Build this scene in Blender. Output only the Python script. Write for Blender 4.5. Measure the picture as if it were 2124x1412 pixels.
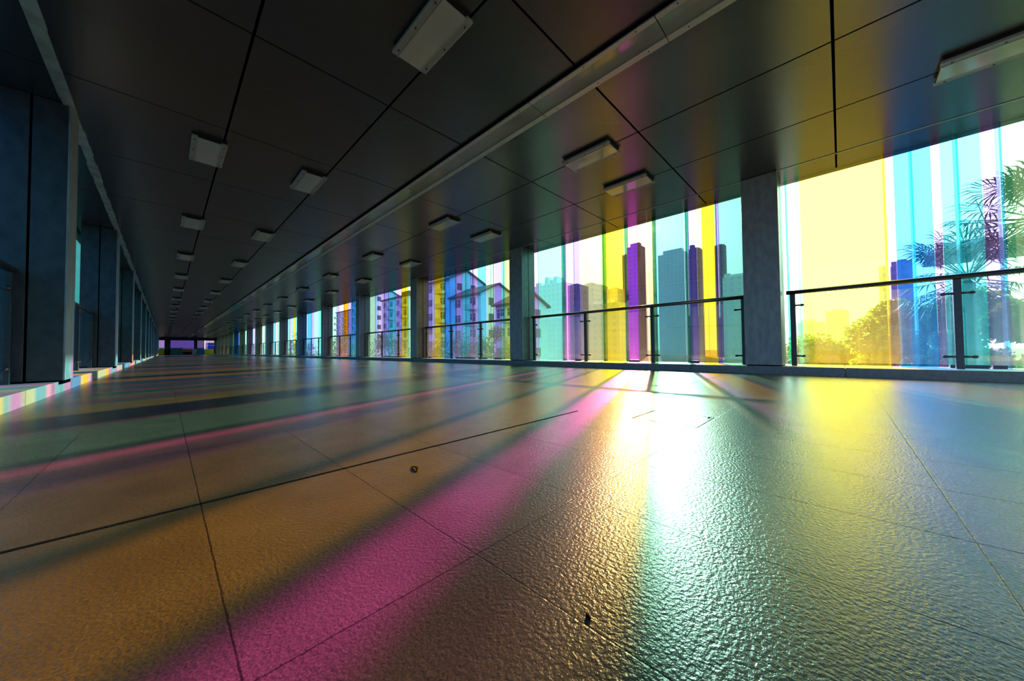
import bpy, bmesh, math, random
from mathutils import Vector, Matrix
random.seed(7)
S = bpy.context.scene
C = S.collection
for o in list(bpy.data.objects):
    bpy.data.objects.remove(o)

# ---------------------------------------------------------------- camera
F_PX = 701.04
cam_d = bpy.data.cameras.new('camera')
cam_d.sensor_width = 36.0
cam_d.lens = 36.0 * F_PX / 2124.0
cam_d.clip_start = 0.02
cam_d.clip_end = 3000
cam = bpy.data.objects.new('camera', cam_d)
C.objects.link(cam)
r_ = Vector((0.69803226, -0.71599785, -0.00990184))
u_ = Vector((-0.01171233, -0.02524252, 0.99961274))
f_ = Vector((0.71597052, 0.69764597, 0.02600609))
CAM_Z = 0.33
cam.matrix_world = Matrix(((r_.x, u_.x, -f_.x, 0), (r_.y, u_.y, -f_.y, 0), (r_.z, u_.z, -f_.z, CAM_Z), (0, 0, 0, 1)))
S.camera = cam

# ---------------------------------------------------------------- light
SUN_DIR = Vector((0.889, 0.338, 0.309)).normalized()      # towards the sun
sd = bpy.data.lights.new('sun', 'SUN')
sd.energy = 30.0
sd.color = (1.0, 0.56, 0.40)
sd.angle = math.radians(0.9)
sun = bpy.data.objects.new('sun', sd)
C.objects.link(sun)
sun.rotation_euler = SUN_DIR.to_track_quat('Z', 'Y').to_euler()
sun.location = (30, 12, 14)

W = bpy.data.worlds.new('sky')
S.world = W
W.use_nodes = True
nt = W.node_tree
nt.nodes.clear()
def wn(t, **k):
    n = nt.nodes.new(t)
    for a, b in k.items():
        setattr(n, a, b)
    return n
tc = wn('ShaderNodeTexCoord')
dot = wn('ShaderNodeVectorMath', operation='DOT_PRODUCT')
nt.links.new(tc.outputs['Generated'], dot.inputs[0])
dot.inputs[1].default_value = SUN_DIR
mr = wn('ShaderNodeMapRange')                # broad hazy brightening of the sky towards the low sun
mr.inputs[1].default_value = -0.3; mr.inputs[2].default_value = 1.0
mr.inputs[3].default_value = 0.0; mr.inputs[4].default_value = 1.0
nt.links.new(dot.outputs['Value'], mr.inputs[0])
col = wn('ShaderNodeValToRGB')
col.color_ramp.elements[0].color = (0.55, 0.72, 1.0, 1)
col.color_ramp.elements[1].color = (1.0, 0.97, 0.92, 1)
nt.links.new(mr.outputs[0], col.inputs[0])
stg = wn('ShaderNodeMapRange')
stg.inputs[3].default_value = 2.9; stg.inputs[4].default_value = 5.4
nt.links.new(mr.outputs[0], stg.inputs[0])
mx = wn('ShaderNodeMath', operation='MAXIMUM'); mx.inputs[1].default_value = 0.0
nt.links.new(dot.outputs['Value'], mx.inputs[0])
pw = wn('ShaderNodeMath', operation='POWER'); pw.inputs[1].default_value = 120
nt.links.new(mx.outputs[0], pw.inputs[0])
ml = wn('ShaderNodeMath', operation='MULTIPLY'); ml.inputs[1].default_value = 9.0
nt.links.new(pw.outputs[0], ml.inputs[0])
ad = wn('ShaderNodeMath', operation='ADD')
nt.links.new(stg.outputs[0], ad.inputs[0]); nt.links.new(ml.outputs[0], ad.inputs[1])
bg = wn('ShaderNodeBackground')
nt.links.new(col.outputs[0], bg.inputs[0]); nt.links.new(ad.outputs[0], bg.inputs[1])
wo = wn('ShaderNodeOutputWorld')
nt.links.new(bg.outputs[0], wo.inputs[0])

S.view_settings.view_transform = 'Standard'
S.view_settings.look = 'None'
S.view_settings.gamma = 1
S.view_settings.exposure = 0.0
S.view_settings.use_curve_mapping = False
cy = S.cycles
cy.max_bounces = 10; cy.diffuse_bounces = 3; cy.glossy_bounces = 4
cy.transmission_bounces = 4; cy.transparent_max_bounces = 48
cy.caustics_reflective = False; cy.caustics_refractive = False
cy.sample_clamp_indirect = 6.0

# ---------------------------------------------------------------- helpers
def setin(n, **k):
    for a, b in k.items():
        n.inputs[a].default_value = b

def mat(name, color, rough=0.5, metal=0.0, noise=0.0, nscale=20.0, bump=0.0, bscale=60.0, spec=0.5, stretch=(1, 1, 1), rnoise=0.0):
    m = bpy.data.materials.new(name)
    m.use_nodes = True
    t = m.node_tree
    b = t.nodes['Principled BSDF']
    setin(b, **{'Base Color': (*color, 1), 'Roughness': rough, 'Metallic': metal, 'Specular IOR Level': spec})
    g = t.nodes.new('ShaderNodeTexCoord')
    mp = t.nodes.new('ShaderNodeMapping')
    mp.inputs['Scale'].default_value = stretch
    t.links.new(g.outputs['Object'], mp.inputs[0])
    if noise or rnoise:
        n = t.nodes.new('ShaderNodeTexNoise')
        setin(n, Scale=nscale, Detail=6.0)
        t.links.new(mp.outputs[0], n.inputs['Vector'])
        if noise:
            r = t.nodes.new('ShaderNodeMapRange')
            setin(r, **{'From Min': 0.3, 'From Max': 0.7, 'To Min': 1 - noise, 'To Max': 1 + noise})
            t.links.new(n.outputs['Fac'], r.inputs[0])
            mixn = t.nodes.new('ShaderNodeVectorMath'); mixn.operation = 'SCALE'
            mixn.inputs[0].default_value = color
            t.links.new(r.outputs[0], mixn.inputs['Scale'])
            t.links.new(mixn.outputs[0], b.inputs['Base Color'])
        if rnoise:
            r = t.nodes.new('ShaderNodeMapRange')
            setin(r, **{'From Min': 0.3, 'From Max': 0.7, 'To Min': rough - rnoise, 'To Max': rough + rnoise})
            t.links.new(n.outputs['Fac'], r.inputs[0])
            t.links.new(r.outputs[0], b.inputs['Roughness'])
    if bump:
        n = t.nodes.new('ShaderNodeTexNoise')
        setin(n, Scale=bscale, Detail=4.0)
        t.links.new(mp.outputs[0], n.inputs['Vector'])
        bp = t.nodes.new('ShaderNodeBump')
        setin(bp, Strength=bump, Distance=0.002)
        t.links.new(n.outputs['Fac'], bp.inputs['Height'])
        t.links.new(bp.outputs[0], b.inputs['Normal'])
    return m

GLASS = {}
def glass(tint, dust=0.02, low=0.0, tag='coloured', white=0.06):
    """thin tinted pane: transparent body, glossy skin, a film of dust (thicker near the sill) that doubles as a haze veil"""
    key = (tint, dust, low, white)
    if key in GLASS:
        return GLASS[key]
    m = bpy.data.materials.new(tag + '_glass')
    m.use_nodes = True
    t = m.node_tree
    t.nodes.clear()
    out = t.nodes.new('ShaderNodeOutputMaterial')
    tr = t.nodes.new('ShaderNodeBsdfTransparent')
    tr.inputs[0].default_value = (*[math.sqrt(max(c, 0.0)) for c in tint], 1)   # two faces are crossed
    tl = t.nodes.new('ShaderNodeBsdfTranslucent')
    tl.inputs[0].default_value = (*[white + (1 - white) * c for c in tint], 1)
    gl = t.nodes.new('ShaderNodeBsdfGlossy')
    gl.inputs['Color'].default_value = (0.9, 0.9, 0.9, 1)
    gl.inputs['Roughness'].default_value = 0.03
    lw = t.nodes.new('ShaderNodeLayerWeight'); lw.inputs['Blend'].default_value = 0.5
    p5 = t.nodes.new('ShaderNodeMath'); p5.operation = 'POWER'; p5.inputs[1].default_value = 5.0
    t.links.new(lw.outputs['Facing'], p5.inputs[0])
    fr = t.nodes.new('ShaderNodeMath'); fr.operation = 'MULTIPLY_ADD'
    fr.inputs[1].default_value = 0.45; fr.inputs[2].default_value = 0.025
    t.links.new(p5.outputs[0], fr.inputs[0])
    m1 = t.nodes.new('ShaderNodeMixShader')
    m2 = t.nodes.new('ShaderNodeMixShader')
    geo = t.nodes.new('ShaderNodeNewGeometry')
    sp = t.nodes.new('ShaderNodeSeparateXYZ')
    t.links.new(geo.outputs['Position'], sp.inputs[0])
    r = t.nodes.new('ShaderNodeMapRange')
    setin(r, **{'From Min': 0.1, 'From Max': 1.0, 'To Min': dust + low, 'To Max': dust})
    t.links.new(sp.outputs['Z'], r.inputs[0])
    n = t.nodes.new('ShaderNodeTexNoise'); setin(n, Scale=5.0, Detail=8.0, Roughness=0.7)
    mp = t.nodes.new('ShaderNodeMapping'); mp.inputs['Scale'].default_value = (1, 2, 0.5)
    t.links.new(geo.outputs['Position'], mp.inputs[0]); t.links.new(mp.outputs[0], n.inputs['Vector'])
    mu = t.nodes.new('ShaderNodeMath'); mu.operation = 'MULTIPLY'
    mu2 = t.nodes.new('ShaderNodeMath'); mu2.operation = 'MULTIPLY'; mu2.inputs[1].default_value = 2.0
    t.links.new(n.outputs['Fac'], mu2.inputs[0])
    t.links.new(mu2.outputs[0], mu.inputs[0]); t.links.new(r.outputs[0], mu.inputs[1])
    t.links.new(mu.outputs[0], m1.inputs[0])
    t.links.new(tr.outputs[0], m1.inputs[1]); t.links.new(tl.outputs[0], m1.inputs[2])
    t.links.new(fr.outputs[0], m2.inputs[0])
    t.links.new(m1.outputs[0], m2.inputs[1]); t.links.new(gl.outputs[0], m2.inputs[2])
    t.links.new(m2.outputs[0], out.inputs[0])
    GLASS[key] = m
    return m

def box(bm, x0, x1, y0, y1, z0, z1, bev=0.0):
    v = [bm.verts.new((x, y, z)) for z in (z0, z1) for y in (y0, y1) for x in (x0, x1)]
    fs = [bm.faces.new([v[i] for i in q]) for q in ((0, 2, 3, 1), (4, 5, 7, 6), (0, 1, 5, 4), (2, 6, 7, 3), (0, 4, 6, 2), (1, 3, 7, 5))]
    if bev:
        es = set()
        for f in fs:
            es.update(f.edges)
        bmesh.ops.bevel(bm, geom=list(es), offset=bev, segments=2, affect='EDGES', profile=0.6)

def tube(bm, p, q, r, seg=12, cap=True, r2=None):
    p = Vector(p); q = Vector(q)
    d = (q - p).normalized()
    a = d.orthogonal().normalized(); b = d.cross(a)
    r2 = r if r2 is None else r2
    A = []; B = []
    for i in range(seg):
        t = 2 * math.pi * i / seg
        w = a * math.cos(t) + b * math.sin(t)
        A.append(bm.verts.new(p + w * r)); B.append(bm.verts.new(q + w * r2))
    for i in range(seg):
        j = (i + 1) % seg
        f = bm.faces.new((A[i], A[j], B[j], B[i])); f.smooth = True
    if cap:
        bm.faces.new(A[::-1]); bm.faces.new(B)

def ball(bm, c, r, sx=1, sy=1, sz=1, sub=2):
    M = Matrix.Translation(c) @ Matrix.Diagonal((sx, sy, sz, 1))
    g = bmesh.ops.create_icosphere(bm, subdivisions=sub, radius=r, matrix=M)
    for v in g['verts']:
        for f in v.link_faces:
            f.smooth = True

def obj(name, bm, m, parent=None, loc=None):
    if len(bm.faces):
        bmesh.ops.recalc_face_normals(bm, faces=bm.faces[:])
    me = bpy.data.meshes.new(name)
    bm.to_mesh(me); bm.free()
    me.materials.append(m)
    o = bpy.data.objects.new(name, me)
    C.objects.link(o)
    if parent:
        o.parent = parent
    if loc:
        o.location = loc
    return o

def boxobj(name, dims, m, parent=None, bev=0.0):
    bm = bmesh.new()
    box(bm, *dims, bev=bev)
    return obj(name, bm, m, parent)

def tag(o, label=None, cat=None, group=None, kind=None):
    if label: o['label'] = label
    if cat: o['category'] = cat
    if group: o['group'] = group
    if kind: o['kind'] = kind
    return o

def thing(name, label, cat, loc=(0, 0, 0), group=None, kind=None):
    o = bpy.data.objects.new(name, None)
    o.empty_display_size = 0.1
    C.objects.link(o)
    o.location = loc
    return tag(o, label, cat, group, kind)

def copy_tree(o, parent=None):
    c = o.copy(); C.objects.link(c)
    if parent: c.parent = parent
    for ch in list(o.children):
        copy_tree(ch, c)
    return c

ORD = ['first', 'second', 'third', 'fourth', 'fifth', 'sixth', 'seventh', 'eighth', 'ninth', 'tenth', 'eleventh', 'twelfth',
       'thirteenth', 'fourteenth', 'fifteenth', 'sixteenth', 'seventeenth', 'eighteenth', 'nineteenth', 'twentieth', 'twenty-first',
       'twenty-second', 'twenty-third', 'twenty-fourth', 'twenty-fifth', 'twenty-sixth']

# ---------------------------------------------------------------- layout numbers (metres, floor at z = 0)
ZC = 2.47            # ceiling
ZK = 0.095           # top of the kerbs
XR, XL = 5.15, -0.59    # inner faces of the columns
GR, GL_ = 5.60, -1.05   # glass lines
BAY = 4.2
Y0 = 0.51            # near face of the column beside the camera
YEND = 68.0
YBACK = -12.2

# ---------------------------------------------------------------- materials
def floor_material():
    m = bpy.data.materials.new('granite_tiles')
    m.use_nodes = True
    t = m.node_tree; b = t.nodes['Principled BSDF']
    L = t.links.new
    geo = t.nodes.new('ShaderNodeTexCoord')
    sp = t.nodes.new('ShaderNodeSeparateXYZ'); L(geo.outputs['Object'], sp.inputs[0])
    def mth(op, a, bb=None, clamp=False):
        n = t.nodes.new('ShaderNodeMath'); n.operation = op; n.use_clamp = clamp
        for i, v in enumerate((a, bb)):
            if v is None: continue
            if isinstance(v, (int, float)): n.inputs[i].default_value = v
            else: L(v, n.inputs[i])
        return n.outputs[0]
    wob = t.nodes.new('ShaderNodeTexNoise'); setin(wob, Scale=60.0, Detail=3.0)
    L(geo.outputs['Object'], wob.inputs['Vector'])
    wv = mth('MULTIPLY', mth('SUBTRACT', wob.outputs['Fac'], 0.5), 0.0025)
    def seam(coord, off, step, half):
        a = mth('DIVIDE', mth('SUBTRACT', mth('ADD', coord, wv), off), step)
        fr = mth('ABSOLUTE', mth('SUBTRACT', a, mth('ROUND', a)))
        return mth('SUBTRACT', 1.0, mth('DIVIDE', mth('MULTIPLY', fr, step), half), True)
    sx = seam(sp.outputs['X'], 0.0575, 0.2965, 0.0019)
    sy = seam(sp.outputs['Y'], 0.430, 0.583, 0.0019)
    grid = mth('MAXIMUM', sx, sy)
    # patchy: some joints are filled flush with dust
    pn = t.nodes.new('ShaderNodeTexNoise'); setin(pn, Scale=0.9, Detail=2.0)
    L(geo.outputs['Object'], pn.inputs['Vector'])
    pm = t.nodes.new('ShaderNodeMapRange'); setin(pm, **{'From Min': 0.38, 'From Max': 0.55, 'To Min': 0.8, 'To Max': 1.0})
    L(pn.outputs['Fac'], pm.inputs[0])
    grid = mth('MULTIPLY', grid, pm.outputs[0])
    # grain of the stone
    n1 = t.nodes.new('ShaderNodeTexNoise'); setin(n1, Scale=300.0, Detail=4.0, Roughness=0.7)
    n2 = t.nodes.new('ShaderNodeTexNoise'); setin(n2, Scale=7.0, Detail=5.0)
    n3 = t.nodes.new('ShaderNodeTexNoise'); setin(n3, Scale=160.0, Detail=2.5, Roughness=0.5)
    for n in (n1, n2, n3): L(geo.outputs['Object'], n.inputs['Vector'])
    r1 = t.nodes.new('ShaderNodeMapRange'); setin(r1, **{'From Min': 0.3, 'From Max': 0.7, 'To Min': 0.55, 'To Max': 1.45}); L(n1.outputs['Fac'], r1.inputs[0])
    r2 = t.nodes.new('ShaderNodeMapRange'); setin(r2, **{'From Min': 0.3, 'From Max': 0.7, 'To Min': 0.85, 'To Max': 1.15}); L(n2.outputs['Fac'], r2.inputs[0])
    # per-tile shade
    cx = mth('FLOOR', mth('DIVIDE', mth('SUBTRACT', sp.outputs['X'], 0.0575), 0.2965))
    cyy = mth('FLOOR', mth('DIVIDE', mth('SUBTRACT', sp.outputs['Y'], 0.430), 0.583))
    cb = t.nodes.new('ShaderNodeCombineXYZ'); L(cx, cb.inputs[0]); L(cyy, cb.inputs[1])
    wn_ = t.nodes.new('ShaderNodeTexWhiteNoise'); wn_.noise_dimensions = '2D'; L(cb.outputs[0], wn_.inputs['Vector'])
    r3 = t.nodes.new('ShaderNodeMapRange'); setin(r3, **{'To Min': 0.9, 'To Max': 1.1}); L(wn_.outputs['Value'], r3.inputs[0])
    k = mth('MULTIPLY', mth('MULTIPLY', r1.outputs[0], r2.outputs[0]), r3.outputs[0])
    k = mth('MULTIPLY', k, mth('SUBTRACT', 1.0, mth('MULTIPLY', grid, 0.92)))
    sc = t.nodes.new('ShaderNodeVectorMath'); sc.operation = 'SCALE'
    sc.inputs[0].default_value = FLOOR_COL
    L(k, sc.inputs['Scale']); L(sc.outputs[0], b.inputs['Base Color'])
    b.inputs['Roughness'].default_value = FLOOR_ROUGH
    L(mth('MULTIPLY', mth('SUBTRACT', 1.0, grid), 0.46), b.inputs['Specular IOR Level'])
    h = mth('SUBTRACT', mth('ADD', mth('MULTIPLY', n3.outputs['Fac'], 1.0), mth('MULTIPLY', n1.outputs['Fac'], 0.25)), mth('MULTIPLY', grid, 0.25))
    bp = t.nodes.new('ShaderNodeBump'); setin(bp, Strength=FLOOR_BUMP, Distance=0.0032)
    L(h, bp.inputs['Height']); L(bp.outputs[0], b.inputs['Normal'])
    return m
FLOOR_COL = (0.090, 0.078, 0.064)
FLOOR_ROUGH = 0.24
FLOOR_BUMP = 0.42
M_floor = floor_material()
M_panel = mat('ceiling_metal_panel', (0.040, 0.044, 0.054), rough=0.27, metal=0.0, noise=0.05, nscale=3, spec=1.0)
M_black = mat('dark_gap', (0.003, 0.003, 0.004), rough=1.0, spec=0.0)
M_col_shaded = mat('column_cladding_shaded', (0.10, 0.105, 0.11), rough=0.36, metal=0.35, noise=0.22, nscale=14, bump=0.15, bscale=30, stretch=(1, 1, 0.6))  # side faces: same cladding, shade put into a darker colour
M_col_lit = mat('column_cladding_lit', (0.42, 0.44, 0.43), rough=0.42, metal=0.2, noise=0.2, nscale=18, bump=0.15, bscale=30, stretch=(1, 1, 0.4))  # front faces: same cladding, light put into a paler colour
M_kerb = mat('kerb_stone', (0.32, 0.34, 0.33), rough=0.55, noise=0.15, nscale=30, bump=0.2, bscale=80)
M_kerbl = mat('pale_kerb_stone', (0.36, 0.36, 0.36), rough=0.5, noise=0.06, nscale=30, bump=0.1, bscale=80)
M_steel = mat('brushed_steel', (0.16, 0.15, 0.14), rough=0.3, metal=0.9, noise=0.1, nscale=40, stretch=(1, 0.1, 1))
M_post = mat('dark_post_steel', (0.10, 0.10, 0.10), rough=0.4, metal=0.7, noise=0.1, nscale=30)
M_alu = mat('aluminium_flange', (0.55, 0.59, 0.58), rough=0.42, metal=0.3, noise=0.06, nscale=30)
M_alu_d = mat('dark_lamp_box', (0.015, 0.015, 0.016), rough=0.6)
M_diff = mat('frosted_lamp_glass', (0.62, 0.68, 0.65), rough=0.08, noise=0.08, nscale=6, stretch=(1, 0.3, 1), spec=1.0)
M_screw = mat('screw_steel', (0.05, 0.05, 0.05), rough=0.4, metal=0.6)
M_strip = mat('strip_cover_glass', (0.36, 0.40, 0.38), rough=0.05, noise=0.1, nscale=5, spec=1.0)
M_conc = mat('roof_concrete', (0.3, 0.3, 0.3), rough=0.9)

def struct(o, label=None, cat=None):
    return tag(o, label, cat, kind='structure')

# ---------------------------------------------------------------- floor, kerbs
bm = bmesh.new()
HX0, HX1, HY0, HY1 = 1.533, 1.806, 0.433, 0.720            # access hatch in the paving
GY = 1.010                                                  # wide open joint across the paving
g2 = 0.0070
box(bm, XL - 0.1, HX0, YBACK, GY - g2, -0.25, 0)
box(bm, XL - 0.1, HX0, GY + g2, YEND + 1, -0.25, 0)
box(bm, HX0, HX1, YBACK, HY0, -0.25, 0)
box(bm, HX0, HX1, HY1, YEND + 1, -0.25, 0)
box(bm, HX1, XR + 0.1, YBACK, GY - 0.0025, -0.25, 0)
box(bm, HX1, XR + 0.1, GY + 0.0025, YEND + 1, -0.25, 0)
box(bm, HX0, HX1, HY0, HY1, -0.25, -0.02)
struct(obj('floor', bm, M_floor), 'speckled brown-grey stone tile floor of the covered walkway', 'floor')
boxobj_ = boxobj('trim_1', (XL - 0.1, XR + 0.1, GY - 0.02, GY + 0.02, -0.24, -0.004), M_black)
struct(boxobj_, 'black open joint running across the paving', 'floor joint')
h = thing('access_hatch', 'square stone access hatch cover sunk in the paving, with dark open edges', 'hatch', (0, 0, 0))
bm = bmesh.new()
box(bm, HX0 + 0.009, HX1 - 0.004, HY0 + 0.004, HY1 - 0.009, -0.02, 0.0, bev=0.001)
obj('cover_slab', bm, M_floor, h)
bm = bmesh.new()
box(bm, HX0 + 0.0005, HX1 - 0.0005, HY0 + 0.0005, HY1 - 0.0005, -0.019, -0.0012)
tag(obj('open_joint', bm, M_black, h), 'black open joint around the cover')
bm = bmesh.new()
box(bm, HX1 - 0.035, HX1 - 0.012, HY0 + 0.016, HY0 + 0.024, -0.001, 0.0015)
obj('lifting_slot', bm, M_black, h)

def kerb(name, x0, x1, m, label, off):
    bm = bmesh.new()
    y = YBACK
    ys = []
    k = math.floor((YBACK - off) / 1.53)
    while off + k * 1.53 < YEND:
        a = max(off + k * 1.53, YBACK); b_ = min(off + (k + 1) * 1.53, YEND)
        box(bm, x0, x1, a + 0.004, b_ - 0.004, -0.05, ZK, bev=0.004)
        k += 1
    box(bm, x0 + 0.012, x1 - 0.012, YBACK, YEND, -0.05, ZK - 0.012)
    return struct(obj(name, bm, m), label, 'kerb')
kerb('baseboard_right', 5.11, 5.85, M_kerb, 'low dark stone kerb under the coloured window wall', -0.023)
kerb('baseboard_left', -1.2, -0.622, M_kerbl, 'low pale stone kerb under the left columns striped with coloured light', 0.7)

# ---------------------------------------------------------------- ceiling
bm = bmesh.new()
XS = [-1.12, -0.585, 0.393, 1.345, 2.146]
XS2 = [2.408, 3.247, 4.214, 5.172, 5.60]
k0 = -9
Y = -0.01
for seq, g in ((XS, 0.009), (XS2, 0.007)):
    for a, b_ in zip(seq[:-1], seq[1:]):
        k = -9
        while Y + k * 1.4 < YEND:
            ya = Y + k * 1.4; yb = min(ya + 1.4, YEND)
            gy = 0.008 if k in (0, 1, -1) else 0.0055
            # last row towards the glass is butted closer
            box(bm, a + g, b_ - g * (0.3 if b_ > 5.5 or b_ == 2.146 else 1), ya + gy, yb - gy, ZC, ZC + 0.02, bev=0.002)
            k += 1
ceil = struct(obj('ceiling', bm, M_panel), 'dark satin metal panel ceiling with black joints', 'ceiling')
roof = struct(boxobj('trim_2', (-1.22, 5.74, YBACK - 0.2, YEND + 3, ZC + 0.06, ZC + 0.4), M_black), 'dark roof void above the ceiling joints', 'roof')
bm = bmesh.new()
box(bm, 5.165, 5.18, YBACK, YEND, ZC - 0.006, ZC + 0.01, bev=0.002)
struct(obj('trim_3', bm, M_alu), 'thin metal bead along the ceiling above the window columns', 'trim')
# glazing heads
for nm, x0, x1 in (('trim_4', 5.60, 5.72), ('trim_5', -1.18, -1.06)):
    struct(boxobj(nm, (x0, x1, YBACK, YEND, ZC - 0.0, ZC + 0.06), M_panel), 'dark head rail above the glass wall', 'trim')
# pale strip of uneven width and tone along the left edge of the ceiling
bm = bmesh.new()
rr = random.Random(3)
y = -2.0
while y < YEND:
    L_ = rr.uniform(0.10, 0.5)
    w0 = rr.uniform(-0.006, 0.006)
    box(bm, -0.635 + w0, -0.570 + rr.uniform(-0.008, 0.006), y, y + L_ - rr.choice((0, 0, 0.01)), ZC - 0.012, ZC + 0.002)
    y += L_
struct(obj('trim_6', bm, mat('ragged_metal_strip', (0.55, 0.6, 0.58), rough=0.35, metal=0.2, noise=0.35, nscale=8)), 'ragged pale metal strip along the left edge of the ceiling', 'trim')

# ---------------------------------------------------------------- end walls and the outer skin
M_dark = mat('dark_end_wall', (0.015, 0.014, 0.02), rough=0.8)
struct(boxobj('wall_back', (-1.3, 5.85, YBACK - 0.2, YBACK, -0.2, ZC + 0.1), M_panel), 'metal wall behind the camera', 'wall')
bm = bmesh.new()
for x0, x1, z0, z1 in ((-1.3, -0.64, 0, ZC + .1), (-0.64, 5.85, 2.08, ZC + .1), (-0.08, 0.52, 0, 2.1), (2.95, 3.30, 0.6, 2.1), (5.18, 5.85, 0, ZC + .1), (-0.64, 5.2, -0.1, 0.72)):
    box(bm, x0, x1, YEND, YEND + 0.25, z0, z1)
struct(obj('wall_end', bm, M_dark), 'dark wall frame at the far end of the walkway', 'wall')
def endpane(name, x0, x1, z0, z1, tint, lab):
    bm = bmesh.new(); box(bm, x0, x1, YEND + 0.05, YEND + 0.07, z0, z1)
    return tag(obj(name, bm, glass(tint, 0.01), we), lab)
we = thing('window_40', 'purple glass wall closing the far end of the walkway', 'window', (0, 0, 0), kind='structure')
endpane('glass_pane', -0.64, -0.08, 0.95, 2.08, (.11, .06, .14), 'pink glass pane')
endpane('glass_pane', 0.52, 2.0, 0.70, 2.08, (.030, .015, .075), 'purple glass pane')
endpane('glass_pane', 2.04, 2.95, 0.70, 2.08, (.030, .016, .08), 'purple glass pane')
endpane('glass_pane', 3.30, 4.1, 0.70, 2.08, (.035, .02, .055), 'dull violet glass pane')
endpane('glass_pane', 4.14, 5.18, 1.75, 2.08, (.16, .11, .16), 'pale pink glass pane')
endpane('glass_pane', 4.14, 4.40, 0.70, 1.75, (.09, .05, .10), 'pink glass pane')
endpane('glass_pane', 4.46, 5.18, 0.70, 1.75, (.002, .005, .05), 'deep blue glass pane')
bm = bmesh.new(); box(bm, 4.40, 4.46, YEND - 0.03, YEND + 0.04, 0.6, 1.75); box(bm, 4.46, 5.18, YEND - 0.03, YEND + 0.04, 1.36, 1.42)
box(bm, 2.0, 2.04, YEND - 0.03, YEND + 0.04, 0.7, 2.08)
tag(obj('window_bar', bm, mat('pale_bar', (0.75, 0.7, 0.85), rough=0.4), we), 'pale glazing bars')
eb = thing('coloured_balustrade', 'row of yellow, teal, orange and blue panels across the far end of the walkway', 'balustrade', (0, YEND - 0.6, 0))
for x0, x1, z1, tint, lab in ((-0.62, -0.08, .95, (.42, .37, .01), 'yellow panel'), (0.50, 1.70, .95, (.01, .12, .12), 'teal panel'), (1.76, 2.66, .85, (.4, .08, .01), 'orange panel'),
                         (2.74, 3.22, .80, (.25, .25, .27), 'white panel'), (3.28, 3.96, .95, (.01, .10, .32), 'blue panel'), (4.06, 5.1, .80, (.42, .40, .02), 'yellow panel')):
    bm = bmesh.new(); box(bm, x0, x1, -0.01, 0.01, 0.06 if 'orange' not in lab else 0.42, z1, bev=0.004)
    tag(obj('balustrade_panel', bm, mat(lab.replace(' ', '_'), tint, rough=0.25), eb), lab)
bm = bmesh.new(); box(bm, -0.66, 5.12, -0.03, 0.03, 0.97, 1.02, bev=0.01)
obj('handrail', bm, M_post, eb)
for x in (-0.66, 0.2, 1.73, 2.70, 4.0, 5.1):
    bm = bmesh.new(); box(bm, x - 0.02, x + 0.02, -0.02, 0.02, 0, 0.97)
    obj('post', bm, M_post, eb)

# ---------------------------------------------------------------- columns
def make_column():
    t = thing('column', '', 'column')
    # local frame: +x points away from the walkway, y from 0 (near face) to .37
    bm = bmesh.new(); box(bm, 0.012, 0.39, 0.012, 0.358, ZK - 0.02, ZC + 0.05)
    tag(obj('core', bm, M_black, t), 'black core showing in the joints')
    bm = bmesh.new(); box(bm, 0.0, 0.012, 0.0, 0.37, ZK + 0.012, ZC - 0.004, bev=0.003)
    obj('front_cladding', bm, M_col_lit, t)
    for y in (0.0, 0.358):
        for x0, x1 in ((0.012, 0.192), (0.206, 0.40)):
            bm = bmesh.new(); box(bm, x0, x1, y, y + 0.012, ZK + 0.012, ZC - 0.004, bev=0.0025)
            obj('side_cladding', bm, M_col_shaded, t)
    return t
proto = make_column()
n = 0
for side in (0, 1):
    for k in range(-3, 17):
        if side == 1 and k < 0: continue
        c = proto if n == 0 else copy_tree(proto)
        n += 1
        yy = Y0 + BAY * k
        if yy > YEND - 1: continue
        if side == 0:
            c.location = (XR, yy, 0)
            i = k
            if k < 0:
                c['label'] = 'grey metal-clad column beside the coloured windows, behind the camera'; c['group'] = 'columns behind the camera'
            elif k == 0:
                c['label'] = 'nearest grey metal-clad column of the window side, with scratches, right of the sun'
            else:
                c['label'] = f'{ORD[k]} nearest grey metal-clad column along the bright window side'
        else:
            c.location = (XL, yy + 0.37, 0)
            c.rotation_euler = (0, 0, math.pi)
            c['label'] = 'nearest dark metal-clad column along the left side' if k == 1 else f'{ORD[max(k-1,0)]} nearest dark metal-clad column along the left side'
            if k == 0: c['label'] = 'dark metal-clad column on the left, beside the camera and out of the picture'
if proto.location.y < -3: pass

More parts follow.
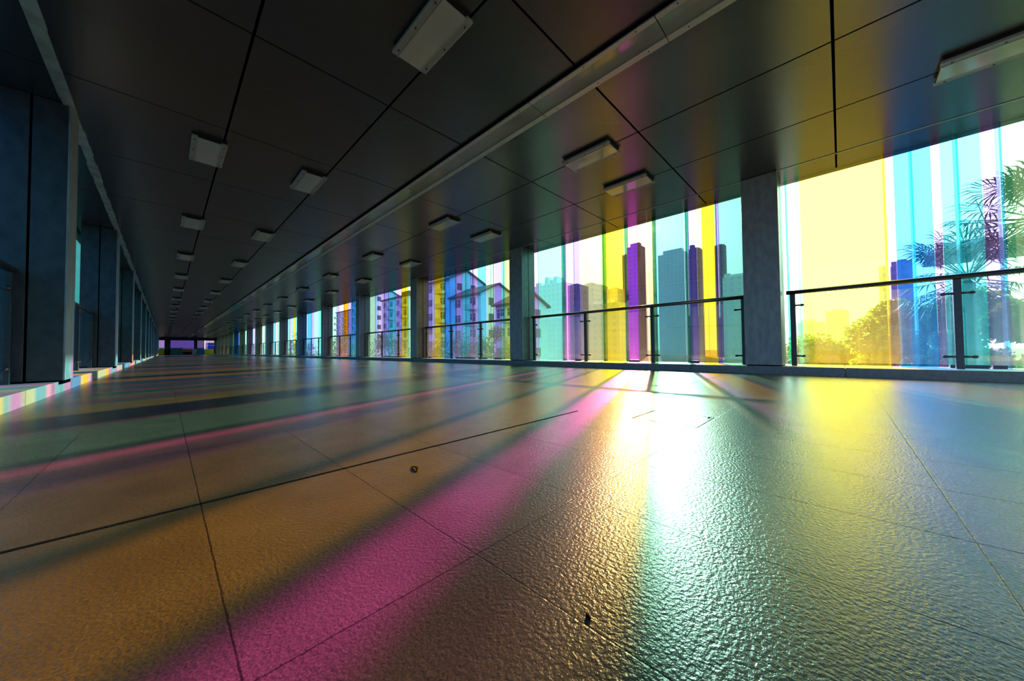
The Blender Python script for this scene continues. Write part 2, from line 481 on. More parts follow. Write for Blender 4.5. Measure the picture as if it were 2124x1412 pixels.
# ---------------------------------------------------------------- coloured glass walls
TI = {
 'C': (.25, .92, .68), 'c': (.22, .85, .88), 'B': (.08, .42, 1.0), 'b': (.36, .62, .95), 'Z': (.92, .88, .12), 'V': (.85, .17, 1.0), 'v': (.42, .36, .86), 'M': (.95, .32, .90),
 'l': (.66, .58, .95), 'w': (.88, .92, .92), 'p': (.95, .80, .86), 'y': (.88, .92, .40), 'Y': (1.0, .82, .03),
 'g': (.62, .92, .25), 'm': (.42, .88, .55), 'O': (1.0, .38, .01), 'T': (.13, .66, .86), 't': (.10, .50, .40), 'k': (.05, .22, .16), 'o': (.80, .60, .12), 'D': (.19, .14, .085), '1': (.02, .14, .30), '2': (.03, .20, .17), '3': (.02, .25, .36), '4': (.10, .16, .22)}
TN = {'C': 'teal', 'c': 'pale cyan', 'B': 'blue', 'b': 'light blue', 'Z': 'large yellow', 'V': 'violet', 'v': 'soft violet', 'M': 'magenta', 'l': 'pale lavender', 'w': 'clear', 'p': 'pale pink',
      'y': 'pale yellow', 'Y': 'yellow', 'g': 'yellow-green', 'm': 'mint green', 'O': 'orange', 'T': 'cyan', 't': 'dark teal', 'k': 'dark green', 'o': 'amber', 'D': 'faint brown', '1': 'deep blue', '2': 'deep green', '3': 'deep teal', '4': 'grey blue'}
# pane edges from the far end of each bay to its near end (distance along the walkway)
BAYS = {
 -1: [(0.70, 'w'), (0.494, 'C'), (0.456, 'w'), (0.389, 'm'), (0.338, 'Z'), (-0.388, 'v'), (-0.458, 'B'), (-0.724, 'v'), (-0.780, 'T'), (-1.035, 'v'), (-1.136, 'b'), (-1.162, 'm'),
      (-1.62, 'w'), (-1.9, 'Y'), (-2.3, 'C'), (-2.9, 'B'), (-3.5, None)],
 0: [(4.90, 'l'), (4.657, 'C'), (4.006, 'b'), (3.935, 'M'), (3.850, 'l'), (3.741, 'v'), (3.608, 'p'), (3.538, 'y'), (3.152, 'g'), (3.093, 'Y'), (2.690, 'g'), (2.640, 'V'), (2.455, 'D'), (2.290, 'y'),
     (2.157, 'c'), (1.712, 't'), (1.664, 'v'), (1.536, 'y'), (1.464, 'Y'), (1.393, 'Y'), (1.287, 't'), (1.256, 'C'), (0.70, None)],
 1: [(9.10, 'v'), (8.845, 'l'), (8.675, 'Y'), (8.309, 'g'), (8.163, 'B'), (7.915, 'B'), (7.631, 'v'), (7.327, 'T'), (7.097, 'T'), (6.975, 'v'), (6.807, 'l'), (6.671, 'T'), (6.344, 'm'), (6.183, 'm'),
     (6.060, 'v'), (5.814, 'c'), (5.691, 'g'), (4.90, None)],
 2: [(13.3, 'm'), (12.773, 'b'), (12.414, 'l'), (12.052, 'v'), (11.663, 'T'), (11.116, 'v'), (10.693, 'Y'), (10.267, 'm'), (9.10, None)],
 3: [(17.5, 'm'), (16.98, 'v'), (16.652, 'l'), (16.082, 'O'), (15.54, 'v'), (15.148, 'B'), (13.3, None)],
 4: [(21.7, 'B'), (20.879, 'v'), (20.515, 'b'), (17.5, None)],
 5: [(25.9, 'm'), (25.571, 'v'), (25.282, 'b'), (24.514, 'Y'), (21.7, None)],
 6: [(30.1, 'T'), (29.685, 'l'), (29.224, 'm'), (25.9, None)],
 7: [(34.3, 'y'), (33.472, 'T'), (30.1, None)],
 8: [(38.5, 'l'), (37.4, 'l'), (34.3, None)],
 9: [(42.7, 'm'), (42.0, 'g'), (38.5, None)],
 10: [(46.9, 'B'), (42.7, None)],
}
rb = random.Random(11)
def random_bay(ya, yb, pal):
    out = []; y = ya
    while y > yb + 0.2:
        out.append((round(y, 3), rb.choice(pal)))
        y -= rb.uniform(0.18, 0.7)
    out.append((yb, None))
    return out
for k in list(range(-3, -1)) + list(range(11, 16)):
    ya = min(Y0 + BAY * (k + 1) + 0.19, YEND)
    BAYS[k] = random_bay(ya, Y0 + BAY * k + 0.19, 'BCTYymblg')
def pieces(lst):
    for (a, c), (b_, _) in zip(lst[:-1], lst[1:]):
        yield b_, a, c
# break long single-colour stretches of the far bays (their near part is hidden behind the columns) into separate panes
for k in range(1, 11):
    new = []
    for b_, a, c in pieces(BAYS[k]):
        y = a
        new.append((y, c))
        while y - b_ > 1.2:
            y -= rb.uniform(0.3, 0.7)
            new.append((round(y, 3), rb.choice(c + 'TBBCTm')))
    new.append((BAYS[k][-1][0], None))
    BAYS[k] = new
FINS = {-1: [0.475, 0.36, -0.392, -0.590, -0.893, -1.15], 0: [4.040, 3.121, 2.690, 2.20, 1.69, 1.272], 1: [8.163, 7.64, 7.2, 6.90, 6.1, 5.75], 2: [12.05, 11.2, 10.5], 3: [16.05, 15.1]}
FT = {0.475: 'C', 0.36: 'm', -0.392: 'Y', -0.59: 'T', -0.893: 't', -1.15: 't', 1.272: 'V'}
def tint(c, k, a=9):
    f = 0.3 if k < -1 else 1.0 if k < 0 or c in 'VMD1234' else 0.42  # unseen bays behind the camera tinted darker to hold back ambient light
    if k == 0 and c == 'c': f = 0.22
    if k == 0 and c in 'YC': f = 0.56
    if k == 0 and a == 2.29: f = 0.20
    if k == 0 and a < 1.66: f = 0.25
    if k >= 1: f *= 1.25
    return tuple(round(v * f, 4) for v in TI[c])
def window(idx, k, gx, sgn, bay, label, fins):
    w = thing(f'window_{idx}', label, 'window', (0, 0, 0), kind='structure')
    far = k >= 11
    for b_, a, c in pieces(bay):
        x = gx + sgn * (0.0 if int(a * 1000) % 2 else 0.012)
        bm = bmesh.new(); box(bm, min(x, x + sgn * 0.01), max(x, x + sgn * 0.01), b_ + 0.0012, a - 0.0012, ZK - 0.02, ZC + 0.03)
        tag(obj('glass_pane', bm, glass(tint(c, k if sgn > 0 else -1, a), (0.005 if c in 'Vv' else 0.016) if k == 0 and sgn > 0 else DUST if k != -1 or c not in 'BTYm' else 0.03, 0.012, white=0.45 if k == 0 and sgn > 0 else 0.06), w), TN[c] + ' glass pane')  # whiter dust in the bay facing the sun stands in for hazy glare
    for y in fins:
        d = 0.13 if k <= 0 else 0.012
        x0, x1 = gx + sgn * 0.024, gx + sgn * (0.024 + d)
        bm = bmesh.new(); box(bm, min(x0, x1), max(x0, x1), y - 0.007, y + 0.007, ZK - 0.02, ZC + 0.03)
        tag(obj('glass_fin', bm, glass(TI[FT.get(y, 'k')], 0.03, tag='fin'), w), 'dark glass fin standing out from the panes')
    # sill clips
    bm = bmesh.new()
    for (b_, a, c) in pieces(bay):
        if c in 'VvT' and a - b_ > 0.08:
            box(bm, min(gx - sgn * 0.012, gx + sgn * 0.05), max(gx - sgn * 0.012, gx + sgn * 0.05), b_ + 0.01, a - 0.01, ZK, ZK + 0.035)
    if len(bm.faces):
        obj('sill_clip', bm, M_post, w)
    else: bm.free()
    return w
DUST = 0.010
wi = 1
for k in sorted(BAYS):
    fins = FINS.get(k, [])
    cols = []
    for _, _, c in pieces(BAYS[k]):
        if TN[c] not in cols: cols.append(TN[c])
    cs = ', '.join(cols[:4])
    lab = f'tall strips of {cs} glass, window bay {ORD[k] + " past the nearest right column" if k >= 0 else "nearest the camera at the right edge" if k == -1 else "behind the camera"}'
    window(wi, k, GR, 1, BAYS[k], lab, fins)
    wi += 1
for k in range(-1, 16):
    ya = min(Y0 + BAY * (k + 1) + 0.19, YEND)
    pal = '123' if k > 0 else '1243'  # left panes given deep tints to keep light from that side low
    window(wi, k, GL_, -1, random_bay(ya, Y0 + BAY * k + 0.19, pal), f'strips of blue and teal glass behind the left columns, bay {ORD[k+1]} from the camera', [])
    wi += 1

# ---------------------------------------------------------------- glass railings
M_rg = glass((.86, .93, .90), 0.012, 0.02, 'railing')
XRAIL = 5.42
def make_railing():
    t = thing('glass_railing', '', 'railing')
    # local y: 0 at the near end of the bay's rail (just past the column), length 3.76
    bm = bmesh.new(); tube(bm, (0, -0.05, 1.0), (0, 3.78, 1.0), 0.026, 20)
    obj('handrail', bm, M_steel, t)
    ps = [0.03, 1.25, 2.475, 3.72]
    for i, y in enumerate(ps):
        bm = bmesh.new(); box(bm, -0.022, 0.022, y - 0.026, y + 0.026, ZK, 0.975, bev=0.003)
        p = obj('post', bm, M_post, t)
        for z in (0.215, 0.835):
            for s in (-1, 1):
                if (i == 0 and s < 0) or (i == 3 and s > 0): continue
                bm = bmesh.new()
                tube(bm, (-0.012, y + s * 0.02, z), (-0.012, y + s * 0.078, z), 0.011, 10)
                ball(bm, (-0.012, y + s * 0.088, z), 0.019, 1, 1.2, 0.9)
                tube(bm, (-0.03, y + s * 0.088, z), (0.012, y + s * 0.088, z), 0.012, 10)
                obj('clamp', bm, M_post, p)
    for a, b_ in zip(ps[:-1], ps[1:]):
        bm = bmesh.new(); box(bm, 0.002, 0.012, a + 0.045, b_ - 0.045, 0.135, 0.925)
        obj('glass_panel', bm, M_rg, t)
    return t
rp = make_railing()
first = True
for side in (0, 1):
    for k in range(-1 if side == 0 else 0, 16):
        y = Y0 + 0.37 + BAY * k + 0.02
        if y + 3.6 > YEND: continue
        r = rp if first else copy_tree(rp)
        first = False
        if side == 0:
            r.location = (XRAIL, y, 0)
            r['label'] = ('steel and glass railing before the big yellow pane at the right edge' if k == -1 else
                          'steel and glass railing below the sun, between the two nearest right columns' if k == 0 else
                          f'steel and glass railing in the {ORD[k]} bay beyond the nearest right column')
        else:
            r.location = (-0.86, y + 3.76, 0)
            r.rotation_euler = (0, 0, math.pi)
            r['label'] = ('end of a glass railing at the extreme left edge beside the nearest dark column' if k == 0 else
                          f'glass railing behind the {ORD[k-1]} nearest dark column of the left side')

# ---------------------------------------------------------------- ceiling lights
LROWS = [(0.155, 0.270, 'leftmost row'), (1.090, 0.268, 'second row from left'), (3.112, 0.28, 'row right of the strip light'), (4.022, 0.305, 'row nearest the windows')]
def make_light(w, near):
    t = thing('ceiling_light', '', 'ceiling light')
    zb = ZC - 0.050
    bm = bmesh.new(); box(bm, 0.012, w - 0.012, -0.272, 0.272, zb + 0.014, ZC + 0.002)
    obj('lamp_box', bm, M_alu_d, t)
    for x0, x1, s in ((0, 0.044, 0), (w - 0.048, w, 1)):
        bm = bmesh.new()
        box(bm, x0, x1, -0.284, 0.284, zb + 0.006, zb + 0.028, bev=0.0015)
        if near:
            for i in range(5):
                xx = x0 + (x1 - x0) * (0.15 + 0.17 * i)
                box(bm, xx, xx + 0.003, -0.28, 0.28, zb + 0.003, zb + 0.0065)
        fl = obj('side_flange', bm, M_alu, t)
        if near:
            for y in (-0.23, 0.0, 0.23):
                bm = bmesh.new(); tube(bm, ((x0 + x1) / 2, y, zb - 0.001), ((x0 + x1) / 2, y, zb + 0.006), 0.006, 10)
                obj('screw', bm, M_screw, fl)
    bm = bmesh.new(); box(bm, 0.047, w - 0.051, -0.278, 0.278, zb + 0.002, zb + 0.014, bev=0.001)
    obj('diffuser', bm, M_diff, t)
    bm = bmesh.new(); box(bm, 0.0425, 0.0475, -0.284, 0.284, zb - 0.001, zb + 0.016)
    box(bm, w - 0.0525, w - 0.0475, -0.284, 0.284, zb - 0.001, zb + 0.016)
    obj('cover_bead', bm, M_alu, t)
    return t
for x0, w, rowname in LROWS:
    near = make_light(w, True)
    far = make_light(w, False)
    i = 0; un = True; uf = True
    ks = list(range(-1, 23)) if x0 > 4 else list(range(0, 23))
    for k in ks:
        if k <= 4:
            o = near if un else copy_tree(near); un = False
        else:
            o = far if uf else copy_tree(far); uf = False
        o.location = (x0, 1.93 + 2.8 * k, 0)
        o['label'] = f'unlit ceiling light, {ORD[i]} from the camera in the {rowname}'
        o['group'] = 'rectangular ceiling lights'
        i += 1

# ---------------------------------------------------------------- long strip light
st = thing('strip_light', 'long continuous light strip with glossy covers running the length of the ceiling', 'strip light')
SX0, SX1, SZ = 2.150, 2.405, ZC - 0.03
bm = bmesh.new(); box(bm, SX0 + 0.02, SX1 - 0.012, -4, YEND, SZ + 0.015, ZC + 0.05)
tag(obj('lamp_channel', bm, M_alu_d, st), 'black channel above the covers')
bm = bmesh.new(); box(bm, SX0 - 0.008, SX0 + 0.002, -4, YEND, SZ + 0.010, ZC + 0.02)
tag(obj('shadow_gap', bm, M_black, st), 'black gap along the left side')
y = 0.80 - 1.07 * 4
i = 0
while y < YEND - 1:
    a, b_ = y + 0.003, y + 1.07 - 0.003
    bm = bmesh.new()
    box(bm, SX0, SX0 + 0.040, a, b_, SZ, SZ + 0.014, bev=0.001)
    box(bm, SX1 - 0.052, SX1, a, b_, SZ, SZ + 0.014, bev=0.001)
    box(bm, SX1 - 0.056, SX1 - 0.050, a, b_, SZ - 0.004, SZ + 0.012)
    fr = tag(obj('cover_frame', bm, M_alu, st), 'grey metal edges of one cover')
    if i > 2 and i < 14:
        for sxx in (SX0 + 0.018, SX1 - 0.026):
            for q in (0.12, 0.5, 0.88):
                bm = bmesh.new(); tube(bm, (sxx, a + q * 1.06, SZ - 0.003), (sxx, a + q * 1.06, SZ + 0.002), 0.0045, 8)
                obj('screw', bm, M_screw, fr)
    bm = bmesh.new(); box(bm, SX0 + 0.041, SX1 - 0.057, a, b_, SZ + 0.003, SZ + 0.012)
    tag(obj('cover_glass', bm, M_strip, fr), 'glossy pale cover')
    y += 1.07; i += 1

# ---------------------------------------------------------------- small litter on the floor
M_leaf = mat('dry_leaf', (0.010, 0.007, 0.005), rough=0.9, spec=0.1)
def litter(name, x, y, L_, w, rz, label, cat):
    bm = bmesh.new()
    nseg = 8; top = []; bot = []
    for i in range(nseg + 1):
        s = i / nseg
        ww = w * math.sin(math.pi * (0.08 + 0.86 * s)) ** 0.7
        zc = 0.0012 + L_ * 0.09 * math.sin(math.pi * s)
        yy = 0.15 * L_ * math.sin(math.pi * s)
        top.append([bm.verts.new((L_ * (s - .5), yy + sg * ww, zc + 0.002 - 0.001 * abs(sg))) for sg in (-1, 0, 1)])
        bot.append([bm.verts.new((L_ * (s - .5), yy + sg * ww, max(zc - 0.001, 0.0003))) for sg in (-1, 0, 1)])
    for i in range(nseg):
        for j in range(2):
            bm.faces.new((top[i][j], top[i][j + 1], top[i + 1][j + 1], top[i + 1][j]))
            bm.faces.new((bot[i][j], bot[i + 1][j], bot[i + 1][j + 1], bot[i][j + 1]))
        bm.faces.new((top[i][0], top[i + 1][0], bot[i + 1][0], bot[i][0]))
        bm.faces.new((top[i][2], bot[i][2], bot[i + 1][2], top[i + 1][2]))
    o = obj(name, bm, M_leaf)
    o.location = (x, y, 0); o.rotation_euler = (0, 0, rz)
    tag(o, label, cat)
    return o
litter('dry_leaf', 0.485, 0.855, 0.045, 0.0045, math.radians(-103), 'small dark curled leaf lying beside the black joint in the paving', 'leaf')
litter('seed_husk', 0.367, 0.231, 0.009, 0.0022, math.radians(60), 'tiny dark husk on the golden lit tile near the bottom edge', 'husk')

# ---------------------------------------------------------------- the world outside
ZG = -6.0
M_ground = mat('outside_ground', (0.11, 0.115, 0.10), rough=0.9, noise=0.3, nscale=0.05)
bm = bmesh.new(); box(bm, -600, 900, -500, 900, ZG - 1, ZG)
struct(obj('ground', bm, M_ground), 'street level ground far below the walkway', 'ground')

def facade(name, color, wcol, sx, sz):
    m = bpy.data.materials.new(name); m.use_nodes = True
    t = m.node_tree; b = t.nodes['Principled BSDF']
    tcn = t.nodes.new('ShaderNodeTexCoord')
    sp = t.nodes.new('ShaderNodeSeparateXYZ'); t.links.new(tcn.outputs['Object'], sp.inputs[0])
    def mth(op, a, bb=None):
        n = t.nodes.new('ShaderNodeMath'); n.operation = op
        for i, v in enumerate((a, bb)):
            if v is None: continue
            if isinstance(v, (int, float)): n.inputs[i].default_value = v
            else: t.links.new(v, n.inputs[i])
        return n.outputs[0]
    a = mth('FRACT', mth('DIVIDE', mth('ADD', sp.outputs['X'], sp.outputs['Y']), sx))
    c = mth('FRACT', mth('DIVIDE', sp.outputs['Z'], sz))
    w = mth('MULTIPLY', mth('GREATER_THAN', a, 0.5), mth('GREATER_THAN', c, 0.45))
    mix = t.nodes.new('ShaderNodeMix'); mix.data_type = 'RGBA'
    mix.inputs['A'].default_value = (*color, 1); mix.inputs['B'].default_value = (*wcol, 1)
    t.links.new(w, mix.inputs['Factor']); t.links.new(mix.outputs['Result'], b.inputs['Base Color'])
    b.inputs['Roughness'].default_value = 0.8
    return m
M_f1 = facade('hazed_tower_facade', (0.86, 0.87, 0.92), (0.74, 0.76, 0.84), 3.2, 3.0)  # distance haze put into the colour: pale walls, faint windows
M_f2 = facade('grey_tower_facade', (0.10, 0.11, 0.26), (0.07, 0.08, 0.20), 3.6, 3.1)
M_white = mat('white_render', (0.88, 0.85, 0.90), rough=0.8, noise=0.06, nscale=0.6)
M_roof = mat('brown_roof_tiles', (0.16, 0.09, 0.09), rough=0.8, noise=0.15, nscale=3)
M_win = mat('dark_window', (0.06, 0.06, 0.09), rough=0.15)
M_balc = mat('balcony_wall', (0.62, 0.6, 0.64), rough=0.8)

def tower(D, y0, y1, ztop, depth, m, label, extra=(), group='skyline towers beyond the window'):
    t = thing('tower_block', label, 'building', (D, (y0 + y1) / 2, ZG), None)
    hw = (y1 - y0) / 2; H = ztop + CAM_Z - ZG
    bm = bmesh.new(); box(bm, 0, depth, -hw, hw, 0, H)
    obj('wall', bm, m, t)
    bm = bmesh.new(); box(bm, depth * .2, depth * .7, -hw * .5, hw * .4, H - 0.01, H + hw * 0.25)
    for (a, b_, z) in extra:
        box(bm, 0.3, depth * .5, a * hw, b_ * hw, H - 0.01, H + z)
    obj('roof_block', bm, m, t)
    return t
tower(160, 113.5, 137.3, 38.6, 14, M_f1, 'hazy residential block with stepped roof, left of the sun in the teal pane', ((-.55, -.35, 4), (.0, .2, 4.6), (.5, .8, 2)))
tower(176, 104, 112.8, 38.6, 10, M_f1, 'hazy residential block behind the lavender pane left of the sun')
tower(118, 76.9, 82.0, 26.5, 8, M_f2, 'dark block in the narrow violet pane left of the sun')
tower(220, 123.4, 132.3, 46.0, 10, M_f1, 'small hazy tower in the pale yellow pane left of the sun')
tower(230, 116.2, 126.4, 44.0, 10, M_f1, 'squat hazy tower in the yellow pane left of the sun', ((-.9, -.4, -1),))
tower(240, 103, 113.1, 75.0, 9, M_f2, 'tall dark tower in the violet pane left of the sun', ((-.8, .5, 2.2),))
tower(243, 113.3, 118.4, 71.0, 8, M_f2, 'lower wing of the tall tower showing in the yellow pane')
tower(300, 91.5, 113.2, 80.5, 12, M_f1, 'broad pale tower behind the large pale cyan pane right of the sun', ((-.8, .6, 3),))
tower(260, 69.5, 76.2, 70.0, 8, M_f2, 'tall slim dark tower in the second violet pane right of the sun', ((.1, .9, 2.8),))
tower(260, 54.5, 60.2, 69.0, 6, M_f2, 'slim dark tower behind the dark joint just left of the teal pane')
tower(200, 30.0, 43.1, 35.6, 12, M_f1, 'hazy stepped block in the teal pane beside the nearest right column', ((-.2, .25, -1), (.5, .9, 2.0), (-.95, -.6, 1.6)))
tower(140, 70, 89.4, 20.6, 8, M_f1, 'low hazy block behind the yellow-green panes')
tower(205, -14.0, -11.8, 32.6, 4, M_f1, 'slim pale tower at the edge of the big yellow pane')
tower(200, -20.4, -14.9, 33.0, 4, M_f2, 'grey tower in the blue pane right of the big yellow pane')
tower(150, -1.9, 3.4, 11.3, 6, M_f1, 'low hazy block behind the tree in the big yellow pane')
tower(120, 3.0, 9.8, 6.4, 6, M_f1, 'low hazy block at the left of the big yellow pane')

def apartment(D, y0, y1, ztop, depth, label, gable=True, floors=6):
    t = thing('apartment_building', label, 'building', (D, (y0 + y1) / 2, ZG))
    hw = (y1 - y0) / 2; H = ztop + CAM_Z - ZG
    bm = bmesh.new(); box(bm, 0, depth, -hw, hw, 0, H)
    if gable:
        # gable wall on the near end
        gh = depth * 0.22
        for yy in (-hw, hw - 0.3):
            v = [bm.verts.new(p) for p in ((0, yy, H - .01), (depth, yy, H - .01), (depth / 2, yy, H + gh), (0, yy + .3, H - .01), (depth, yy + .3, H - .01), (depth / 2, yy + .3, H + gh))]
            bm.faces.new(v[:3]); bm.faces.new(v[3:]); bm.faces.new((v[0], v[3], v[5], v[2])); bm.faces.new((v[1], v[2], v[5], v[4])); bm.faces.new((v[0], v[1], v[4], v[3]))
    obj('wall', bm, M_white, t)
    bm = bmesh.new()
    if gable:
        for s in (0, 1):
            xa = -0.6 if s == 0 else depth + 0.6
            pts = [(xa, -hw - .4, H - .3), (depth / 2, -hw - .4, H + gh + .1), (depth / 2, hw + .4, H + gh + .1), (xa, hw + .4, H - .3)]
            lo = [bm.verts.new(p) for p in pts]; up = [bm.verts.new((p[0], p[1], p[2] + 0.3)) for p in pts]
            bm.faces.new(lo); bm.faces.new(up)
            for i in range(4):
                bm.faces.new((lo[i], lo[(i + 1) % 4], up[(i + 1) % 4], up[i]))
    else:
        box(bm, -0.4, depth + .4, -hw - .4, hw + .4, H, H + 0.35)
        box(bm, depth * .3, depth * .7, -hw * .3, hw * .2, H + .3, H + 2.4)
    obj('roof', bm, M_roof, t)
    nf = int(H // 3)
    nw = max(2, int(2 * hw // 3.4))
    for f in range(nf):
        z = H - 3.0 * (f + 1) + 0.9
        if z < 5.0: break
        for j in range(nw):
            yc = -hw + (j + .5) * 2 * hw / nw
            bm = bmesh.new(); box(bm, -0.06, 0.05, yc - 0.8, yc + 0.8, z, z + 1.4)
            wnd = obj('window', bm, M_win, t)
            bm = bmesh.new(); box(bm, -0.09, -0.05, yc - 0.04, yc + 0.04, z, z + 1.4); box(bm, -0.09, -0.05, yc - 0.8, yc + 0.8, z + 0.9, z + 0.96)
            obj('window_bar', bm, M_white, wnd)
            if j % 2 == 0:
                bm = bmesh.new(); box(bm, -1.3, 0.0, yc - 1.2, yc + 1.2, z - 0.9, z - 0.75); box(bm, -1.3, -1.2, yc - 1.2, yc + 1.2, z - 0.75, z + 0.1)
                obj('balcony', bm, M_balc, t)
        # windows on the near end wall
        for xx in (depth * .28, depth * .68):
            bm = bmesh.new(); box(bm, xx - .6, xx + .6, -hw - 0.05, -hw + .05, z, z + 1.4)
            obj('window', bm, M_win, t)
    return t
apartment(40, 56.5, 66, 14.5, 9, 'tall white apartment block seen through the yellow pane two bays beyond the sun', True)
apartment(40, 46.8, 56.0, 10.4, 9, 'white apartment block with brown gable roof and balconies behind the blue and clear panes')
apartment(36, 34.0, 38.6, 6.9, 7, 'white gabled house with a single dark window beside the second right column')
apartment(45, 82, 98, 14.6, 10, 'white apartment block with balconies behind the cyan panes of the third right bay', False)
apartment(45, 106, 122, 18.0, 10, 'tall white apartment block behind the violet panes of the third right bay', True)
apartment(60, 150, 182, 19.0, 12, 'distant apartment block behind the orange pane', False)

# trees
LEAFM = {}
def leafmat(col):
    if col not in LEAFM:
        m = mat('leaf_green', col, rough=0.6)
        t = m.node_tree; b = t.nodes['Principled BSDF']; out = [n for n in t.nodes if n.type == 'OUTPUT_MATERIAL'][0]
        tl = t.nodes.new('ShaderNodeBsdfTranslucent'); tl.inputs[0].default_value = (col[0] * 3.2, col[1] * 3.6, col[2] * 1.6, 1)
        mx_ = t.nodes.new('ShaderNodeMixShader'); mx_.inputs[0].default_value = 0.45
        t.links.new(b.outputs[0], mx_.inputs[1]); t.links.new(tl.outputs[0], mx_.inputs[2]); t.links.new(mx_.outputs[0], out.inputs[0])
        LEAFM[col] = m
    return LEAFM[col]
def foliage_tree(x, y, zb, ztop, rad, nleaf, ls, label, seed, col=(0.05, 0.09, 0.03), trunk=True, name='leafy_tree'):
    rn = random.Random(seed)
    t = thing(name, label, 'tree', (x, y, ZG))
    H = ztop + CAM_Z - ZG; B0 = zb + CAM_Z - ZG
    cl = []
    for _ in range(26):
        while True:
            p = Vector((rn.uniform(-1, 1), rn.uniform(-1, 1), rn.uniform(-1, 1)))
            if p.length < 1 and p.length > 0.35: break
        h2 = (H - B0) / 2
        cl.append((Vector((p.x * rad * .8, p.y * rad * .8, B0 + h2 + p.z * h2 * .82)), rn.uniform(.22, .4) * rad))
    bm = bmesh.new()
    for _ in range(nleaf):
        c, r = rn.choice(cl)
        d = Vector((rn.gauss(0, 1), rn.gauss(0, 1), rn.gauss(0, 1))).normalized() * r * rn.uniform(.5, 1.05)
        p = c + d
        a = Vector((rn.gauss(0, 1), rn.gauss(0, 1), rn.gauss(0, .6))).normalized()
        b_ = a.cross(Vector((rn.gauss(0, 1), rn.gauss(0, 1), rn.gauss(0, 1)))).normalized()
        s = ls * rn.uniform(.7, 1.3)
        v = [bm.verts.new(p + a * s), bm.verts.new(p + b_ * s * .45), bm.verts.new(p - a * s), bm.verts.new(p - b_ * s * .45)]
        bm.faces.new(v)
    fm = leafmat(col)
    me = bpy.data.meshes.new('crown'); bm.to_mesh(me); bm.free(); me.materials.append(fm)
    o = bpy.data.objects.new('crown', me); C.objects.link(o); o.parent = t
    bm = bmesh.new()
    tube(bm, (0, 0, 0), (0, 0, B0 + (H - B0) * .4), rad * .07, 10, r2=rad * .045)
    for c, r in cl[:12]:
        tube(bm, (0, 0, B0 + (H - B0) * .15), c, rad * .03, 6, r2=rad * .01)
    obj('trunk', bm, M_bark, t)
    return t
M_bark = mat('bark', (0.08, 0.06, 0.045), rough=0.9, noise=0.3, nscale=8)
foliage_tree(22, -2.6, -3.5, 2.75, 2.3, 26000, 0.13, 'bushy tree filling the lower half of the big yellow pane', 5)
foliage_tree(27, 0.9, -4.0, 1.1, 2.4, 16000, 0.14, 'lower tree left of the bushy tree in the big yellow pane', 6)
foliage_tree(20, 26.0, -4.0, 2.2, 2.6, 5000, 0.10, 'tree below the clear pane in the second right bay', 8, (0.06, 0.075, 0.03))
foliage_tree(19, 20.2, -4.0, 2.5, 2.2, 5000, 0.10, 'tree beside the small gabled house in the second right bay', 9, (0.07, 0.07, 0.03))
foliage_tree(20, 31.5, -4.0, 1.6, 2.4, 4000, 0.11, 'low tree behind the blue panes of the second right bay', 10)
foliage_tree(20, 41.0, -4.0, 2.2, 2.8, 4000, 0.12, 'tree behind the panes of the third right bay', 11, (0.06, 0.075, 0.03))
foliage_tree(22, 62.0, -4.0, 3.0, 3.2, 4000, 0.14, 'dark tree behind the violet pane of the fourth right bay', 12)
foliage_tree(22, 88.0, -4.0, 4.5, 3.6, 4000, 0.16, 'distant dark tree behind the fifth and sixth right bays', 13)
foliage_tree(7.7, -1.62, -3.5, 0.95, 0.75, 16000, 0.06, 'dense dark shrub behind the railing at the right edge', 14, (0.02, 0.03, 0.015), name='tall_shrub')
foliage_tree(14.6, -1.9, -4.0, 1.05, 0.9, 9000, 0.08, 'dark bush behind the blue and cyan panes', 15, (0.02, 0.03, 0.015), name='tall_shrub')

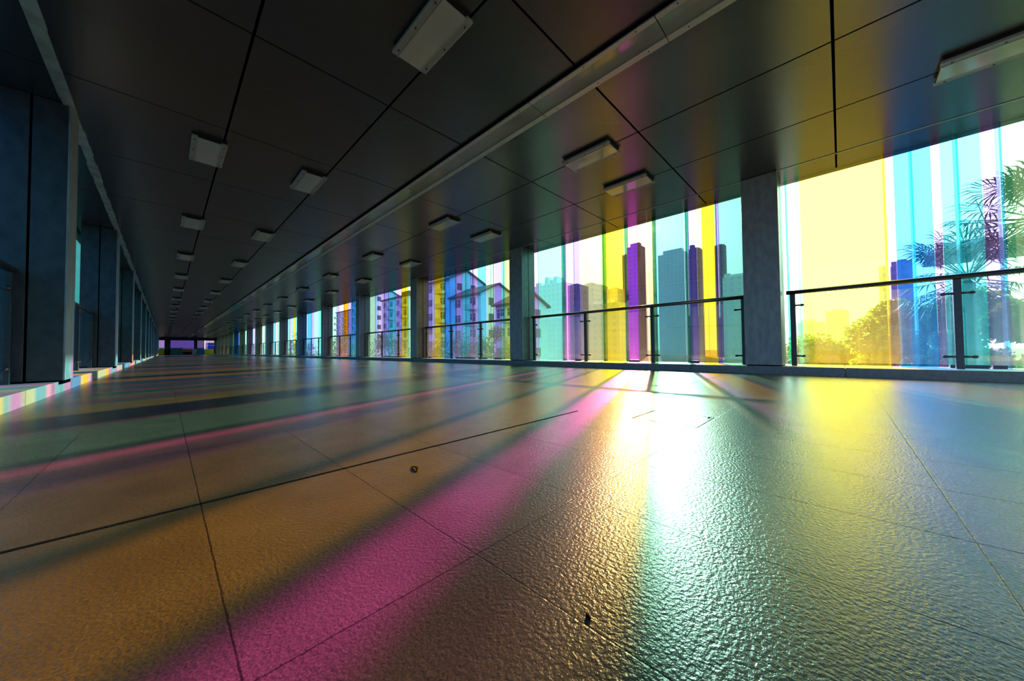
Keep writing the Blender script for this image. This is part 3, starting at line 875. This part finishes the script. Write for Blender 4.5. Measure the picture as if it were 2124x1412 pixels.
# palms: fans of stiff blades on curved stalks
M_frond = mat('palm_frond', (0.035, 0.06, 0.025), rough=0.5)
def palm(x, y, ztop, R_, seed, label, nl=26, petiole=0.7):
    rn = random.Random(seed)
    H = ztop + CAM_Z - ZG
    t = thing('fan_palm', label, 'palm', (x, y, ZG))
    bm = bmesh.new()
    tube(bm, (0, 0, 0), (0, 0, H), 0.13, 12, r2=0.10)
    for i in range(40):
        a = rn.uniform(0, 6.28); z = H * rn.uniform(.6, 1)
        tube(bm, (math.cos(a) * .1, math.sin(a) * .1, z), (math.cos(a) * .2, math.sin(a) * .2, z + .15), .02, 5)
    obj('trunk', bm, M_bark, t)
    for i in range(nl):
        az = i * 2.399 + rn.uniform(-.2, .2)
        el = rn.uniform(-0.55, 1.25)
        d = Vector((math.cos(az) * math.cos(el), math.sin(az) * math.cos(el), math.sin(el)))
        L_ = R_ * petiole * rn.uniform(.7, 1.1)
        hub = Vector((0, 0, H)) + d * L_
        bm = bmesh.new()
        tube(bm, (0, 0, H), hub, 0.012, 5)
        side = d.cross(Vector((0, 0, 1))).normalized(); up = side.cross(d)
        nb = 22
        for j in range(nb):
            th = math.radians(-125 + 250 * j / (nb - 1))
            bd = (d * math.cos(th) + side * math.sin(th) + up * rn.uniform(-.06, .06)).normalized()
            bl = R_ * (0.62 - .12 * abs(th)) * rn.uniform(.85, 1.1)
            wv = bd.cross(up).normalized() * 0.012 * R_
            mid = hub + bd * bl * .6 - Vector((0, 0, 1)) * bl * .05
            tip = hub + bd * bl - Vector((0, 0, 1)) * bl * .30
            v = [bm.verts.new(hub), bm.verts.new(mid + wv), bm.verts.new(tip), bm.verts.new(mid - wv), bm.verts.new(mid + up * 0.008)]
            bm.faces.new((v[0], v[1], v[4])); bm.faces.new((v[1], v[2], v[4])); bm.faces.new((v[2], v[3], v[4])); bm.faces.new((v[3], v[0], v[4]))
        me = bpy.data.meshes.new('frond'); bm.to_mesh(me); bm.free(); me.materials.append(M_frond)
        o = bpy.data.objects.new('frond', me); C.objects.link(o); o.parent = t
    return t
palm(10.0, -2.42, 2.05, 1.05, 3, 'fan palm with spiky fronds at the right edge, the tallest one', 30)
palm(13.0, -2.15, 1.55, 1.35, 4, 'lower fan palm drooping over the flat canopy behind the cyan pane', 30)
palm(12.2, -5.2, 1.6, 1.0, 9, 'fan palm standing out of the picture to the right', 26)

ca = thing('entrance_canopy', 'flat rounded concrete canopy behind the palms at the right', 'canopy', (16, 0, 0))
bm = bmesh.new()
box(bm, -1.0, 1.6, -9.0, -1.95, 2.90, 3.17, bev=0.1)
obj('roof_slab', bm, mat('canopy_concrete', (0.45, 0.43, 0.46), rough=0.8), ca)
bm = bmesh.new(); tube(bm, (0.4, -3.9, ZG), (0.4, -3.9, 2.92), 0.2, 12); tube(bm, (0.4, -7.9, ZG), (0.4, -7.9, 2.92), 0.2, 12)
obj('support', bm, M_balc, ca)
bm = bmesh.new(); tube(bm, (15.4, -2.98, 3.1), (15.4, -2.72, 4.3), 0.025, 8, r2=0.008)
tag(obj('roof_mast', bm, M_screw), 'thin leaning mast rising from the canopy among the palm fronds', 'mast')
